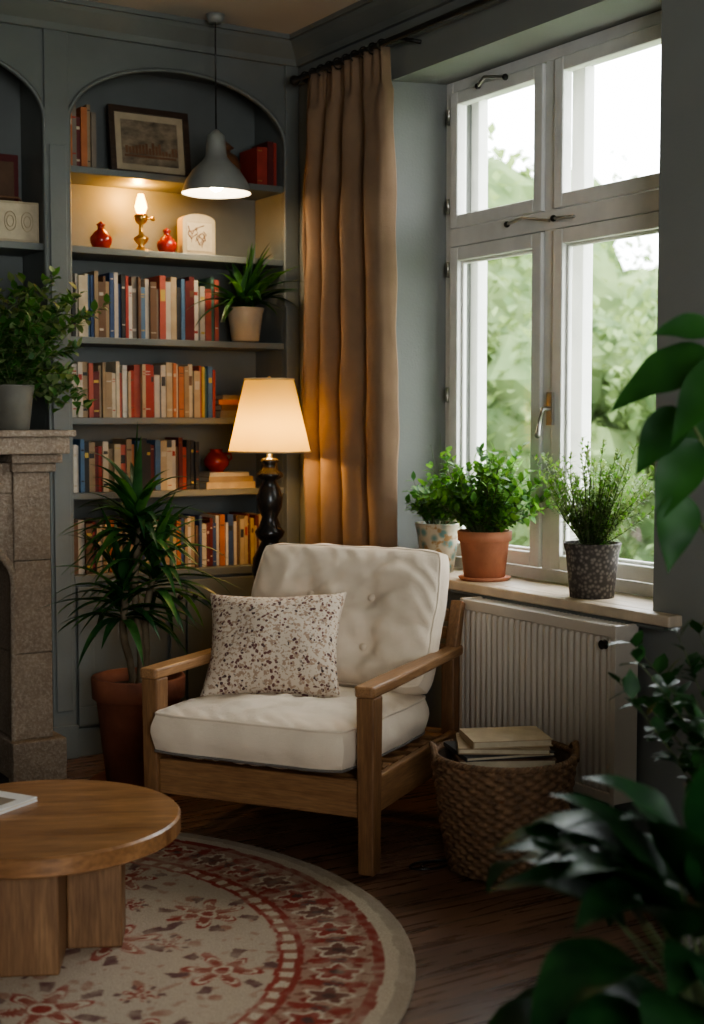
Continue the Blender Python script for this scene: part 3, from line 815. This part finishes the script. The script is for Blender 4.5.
# ------------------------------------------------------------------ plants
def pot(b,r,h,m,r0=None,rim=True,z=0):
    r0=r0 or r*.72
    pr=[(0,0),(r0,0),(r0+(r*.94-r0)*.8,h*.78)]
    if rim: pr+=[(r*.93,h*.79),(r*.98,h*.80),(r,h*.99),(r*.98,h),(r*.90,h),(r*.88,h*.86)]
    else: pr+=[(r*.985,h*.97),(r,h*.99),(r*.97,h),(r*.92,h),(r*.90,h*.88)]
    b.lathe(pr,(0,0,z),m,40); b.lathe([(r*.89,h*.88),(0,h*.90)],(0,0,z),M['soil'],30)
def curve_stem(b,base,dirv,L,r,m,droop=.5,n=8,wob=.15):
    p=Vector(base);d=Vector(dirv).normalized();pts=[p.copy()];ds=[d.copy()]
    for i in range(n):
        d=(d+Vector((R(-wob,wob),R(-wob,wob),R(-wob,wob)*.5-droop/n))).normalized(); p=p+d*L/n; pts.append(p.copy()); ds.append(d.copy())
    b.tube(pts,[r*(1-.7*i/n) for i in range(n+1)],m,5)
    return pts,ds
def bush(b,base,n,L0,L1,tilt,lm,lL,lW,droop=.3,per=2,start=.2,segs=4,nst=9,wob=.15,up=.25,aspect=(1,1),mats2=None,baser=.03):
    for k in range(n):
        a=R(0,2*PI); t=R(0,1)**.6*tilt; L=R(L0,L1)
        d=Vector((math.cos(a)*math.sin(t)*aspect[0],math.sin(a)*math.sin(t)*aspect[1],math.cos(t)))
        p0=Vector(base)+Vector((math.cos(a),math.sin(a),0))*R(0,baser)
        pts,ds=curve_stem(b,p0,d,L,.0028,M['stem'],droop,nst,wob)
        for i in range(1,len(pts)):
            if i/len(pts)<start: continue
            for q in range(per):
                rd=rdir(); side=(rd-ds[i]*rd.dot(ds[i])).normalized()
                m=lm if not mats2 or random.random()<.6 else mats2
                b.leaf(pts[i].lerp(pts[i-1],R(0,1)),side+ds[i]*R(.2,.9)+Z*up,lL*R(.65,1.2),lW*R(.7,1.2),R(.1,.8),m,segs,.2)
b=MB(); pot(b,.092,.195,M['mosaic'],.062,False)
bush(b,(0,0,.17),36,.12,.24,.85,M['leaf_md'],.042,.022,.35,2,.25,3,mats2=M['leaf_lt'],aspect=(.8,.7))
for k in range(3): curve_stem(b,(0,0,.17),(R(-.3,.1),-.2,1),.38,.002,M['stem'],.6)
b.build('potted_herb',(3.17,4.47,ZS))
b=MB(); pot(b,.103,.185,M['terra'],.075,True)
b.lathe([(0,0),(.09,0),(.1,.012),(.095,.014),(.0,.008)],(0,0,0),M['terra'],30)
bush(b,(0,0,.16),95,.18,.38,1.1,M['leaf_lt'],.042,.026,.25,3,.25,3,mats2=M['leaf_md'],aspect=(.4,1.0))
b.build('potted_bush',(3.165,4.16,ZS))
b=MB(); pot(b,.098,.185,M['wpot'],.075,False)
bush(b,(0,0,.16),95,.18,.40,.9,M['leaf_gr'],.026,.011,.12,5,.12,2,12,.10,mats2=M['leaf_lt'],aspect=(.5,.95))
b.build('potted_rosemary',(3.165,3.56,ZS))
b=MB(); pot(b,.095,.17,M['greyc'],.07,False)
bush(b,(0,0,.15),95,.22,.52,.95,M['leaf_md'],.046,.032,.5,3,.12,3,10,.2,mats2=M['leaf_gr'],aspect=(.75,.4))
bush(b,(0,0,.15),25,.2,.32,1.5,M['leaf_md'],.046,.032,1.3,3,.12,3,10,.2,mats2=M['leaf_gr'],aspect=(.8,.4))
b.build('potted_ivy',(1.69,5.19,1.361))
b=MB(); pot(b,.085,.145,M['ceramic'],.06,False)
for k in range(60):
    a=R(0,2*PI); t=R(.15,1.2); d=Vector((math.cos(a)*math.sin(t)*(.75 if math.cos(a)>0 else 1),math.sin(a)*math.sin(t)*.5-.2,math.cos(t)))
    b.leaf((R(-.02,.02),R(-.02,.02),.13),d,R(.20,.33),.034,R(.9,1.9),random.choice([M['leaf_dk'],M['leaf_md']]),9,.35,.55)
b.build('potted_spider_plant',(2.835,5.46,1.742))
b=MB(); pot(b,.178,.40,M['terra2'],.125,True,.03); b.lathe([(0,0),(.155,0),(.19,.03),(.183,.034),(.15,.03),(0,.03)],(0,0,0),M['terra2'],40)
for(ox,oy,h,tx,ty,nl) in((0,0,1.04,.0,0,65),(.02,.02,.86,.05,-.03,50),(-.03,0,.76,-.07,-.02,45)):
    pts=[Vector((ox,oy,.36)).lerp(Vector((tx,ty,h)),i/6)+Vector((.012*math.sin(i*1.3),0,0)) for i in range(7)]
    b.tube(pts,[.014]*7,M['cane'],8)
    for k in range(nl):
        a=R(0,2*PI); q=R(0,1); t=.12+1.45*q**.8; d=Vector((math.cos(a)*math.sin(t),math.sin(a)*math.sin(t),math.cos(t)))
        b.leaf((tx,ty,h-.12*q+R(-.02,.03)),d,R(.24,.38),.040,R(.8,1.9),random.choice([M['leaf_dk'],M['leaf_dk'],M['leaf_md']]),9,.3,.5)
b.build('potted_dracaena',(2.07,4.88,0))
# foreground broad-leaf plant
rzv=math.radians(-31.8)
def wrl(l,d): return (d*.527+l*.85,d*.85-l*.527)
b=MB(); pot(b,.15,.32,M['wpot'],.12,True)
specs=[]
for k in range(30):
    a=R(0,2*PI); t=R(.10,.70); specs.append((a,t,R(.26,.38)))
for k in range(9):
    specs.append((PI+R(-.8,.7),R(.25,.50),R(.30,.38)))
for k in range(26):
    specs.append((R(-PI,0)-.2,R(.3,1.1),R(.14,.26)))
for a,t,L in specs:
    d=Vector((math.cos(a)*math.sin(t),math.sin(a)*math.sin(t),math.cos(t)))
    pts,ds=curve_stem(b,(R(-.03,.03),R(-.03,.03),.29),d,L,.005,M['stem'],.6,8,.05)
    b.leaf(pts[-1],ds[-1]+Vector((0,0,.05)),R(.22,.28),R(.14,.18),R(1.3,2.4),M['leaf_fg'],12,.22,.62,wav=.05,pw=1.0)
x,y=wrl(.64,2.30); b.build('potted_philodendron',(x,y,0),rzv)
# tall broad-leaved plant at the right edge
b=MB(); pot(b,.15,.30,M['wpot'],.11,True)
pts=[Vector((0+.03*math.sin(i),.02*math.cos(i*1.4),.26+i*.175)) for i in range(9)]
b.tube(pts,[.016-.001*i for i in range(9)],M['cane'],8)
tgt=[((-.10,0,1.53),(-1,0,-.30),.25,.115),((-.12,-.05,1.58),(-.9,-.1,.12),.13,.06),((-.16,0,1.42),(-.75,.1,-.8),.17,.09),
 ((-.13,0,1.36),(-.55,0,-.9),.20,.10),((-.06,.1,1.46),(-.4,.3,-.9),.2,.10),((-.16,0,1.25),(-.2,0,-.9),.17,.09),((-.08,-.08,1.52),(-.75,-.1,-.75),.22,.10)]
for p,d,L,W_ in tgt:
    p=Vector(p); i=min(8,max(1,int((p.z-.42)/.17)))
    b.tube([pts[i],pts[i].lerp(p,.5)+Vector((0,0,.03)),p],[.005,.004,.003],M['stem'],6)
    b.leaf(p,d,L,W_,.5,M['leaf_rb'],16,.25,.60,up=(R(-.3,.5),-1,R(.2,.9)),wav=.07,pw=1.15)
for k in range(20):
    a=R(-PI/2,PI/2)*.7; z=R(1.0,1.5); i=min(8,int((z-.3)/.17)); p=pts[i]+Vector((math.cos(a)*.15,math.sin(a)*.15,.05))
    b.tube([pts[i],p],[.004,.003],M['stem'],5); b.leaf(p,(math.cos(a),math.sin(a),R(-.3,.4)),.2,.10,R(.5,1.2),M['leaf_rb'],12,.25,.62,pw=1.1)
x,y=wrl(.84,2.85); b.build('potted_rubber_plant',(x,y,0),rzv)
b=MB(); pot(b,.13,.34,M['wpot'],.10,False)
bush(b,(0,0,.3),75,.3,.68,.40,M['leaf_dk'],.06,.036,.3,3,.15,3,12,.12,mats2=M['leaf_dk'])
x,y=wrl(.95,3.12); b.build('potted_ficus',(x,y,0),rzv)

# ------------------------------------------------------------------ exterior
simple_box('ground_outside',3.6,60,-30,60,-.7,-.6,M['grass'])
def tree(x,y,h,r,seed,nl=3600):
    random.seed(seed); b=MB()
    b.tube([(0,0,0),(.05,0,h*.3),(0,.1,h*.7)],[.18,.14,.06],M['trunk'],8)
    blobs=[Vector((R(-r,r)*.7,R(-r,r)*.7,h*R(.2,.85))) for _ in range(12)]
    for c in blobs:
        rr=r*R(.35,.6)
        vs=[];sg=14
        for i in range(9):
            for k in range(sg):
                th=PI*i/8; ph=2*PI*k/sg; d=Vector((math.sin(th)*math.cos(ph),math.sin(th)*math.sin(ph),math.cos(th)))
                q=rr*.72*(1+.35*noise.noise(d*2+c)); vs.append(c+d*q)
        b.add(vs,[(i*sg+k,i*sg+(k+1)%sg,(i+1)*sg+(k+1)%sg,(i+1)*sg+k) for i in range(8) for k in range(sg)],M['tree'],False)
        for _ in range(nl//12):
            d=rdir(); p=c+d*rr*R(.7,1.2); b.leaf(p,rdir(),R(.09,.17),R(.07,.11),.3,M['tree'],2,.2)
    b.build('garden_tree',(x,y,-.6))
tree(7.5,11.0,4.8,1.7,1); tree(9.5,12.8,5.6,2.1,2); tree(9.0,9.6,3.2,1.5,3); tree(12.5,12.5,4.2,2.0,4); tree(11.0,9.0,3.0,1.4,5); tree(6.0,12.5,5.6,2.0,6); tree(14,16,5.4,2.4,8); tree(9.8,6.8,2.6,1.5,9); tree(16,12,3.8,2.0,10); tree(12,18,6.2,2.6,11)

# ------------------------------------------------------------------ world, portals, camera
w=bpy.data.worlds.new('overcast_sky'); bpy.context.scene.world=w; w.use_nodes=True
bg=w.node_tree.nodes['Background']; bg.inputs[0].default_value=(.93,.97,1,1); bg.inputs[1].default_value=12.8
def portal(name,loc,rot,sx,sy):
    l=bpy.data.lights.new(name,'AREA'); l.shape='RECTANGLE'; l.size=sx; l.size_y=sy
    try: l.cycles.is_portal=True
    except Exception: return
    o=bpy.data.objects.new(name,l); bpy.context.collection.objects.link(o); o.location=loc; o.rotation_euler=rot
portal('window_portal_1',(3.52,3.965,1.79),(0,math.radians(90),0),2.0,1.5)
portal('added_fill_window_portal',(3.52,.95,1.79),(0,math.radians(90),0),2.0,1.15)  # sampling portal for the added side window
portal('added_fill_opening_portal',(.35,-1.61,1.62),(math.radians(90),0,0),1.95,1.7)  # sampling portal for the added opening behind the camera
try:
    bpy.context.scene.view_settings.look='AgX - Medium High Contrast'
except Exception: pass
cd=bpy.data.cameras.new('camera'); cam=bpy.data.objects.new('camera',cd); bpy.context.collection.objects.link(cam)
cam.location=(0,0,1.4); cam.rotation_euler=(math.radians(90-3.8),0,math.radians(-31.8))
cd.sensor_width=36; cd.lens=48.9; cd.clip_start=.05
cd.dof.use_dof=True; cd.dof.focus_distance=4.7; cd.dof.aperture_fstop=2.4
bpy.context.scene.camera=cam
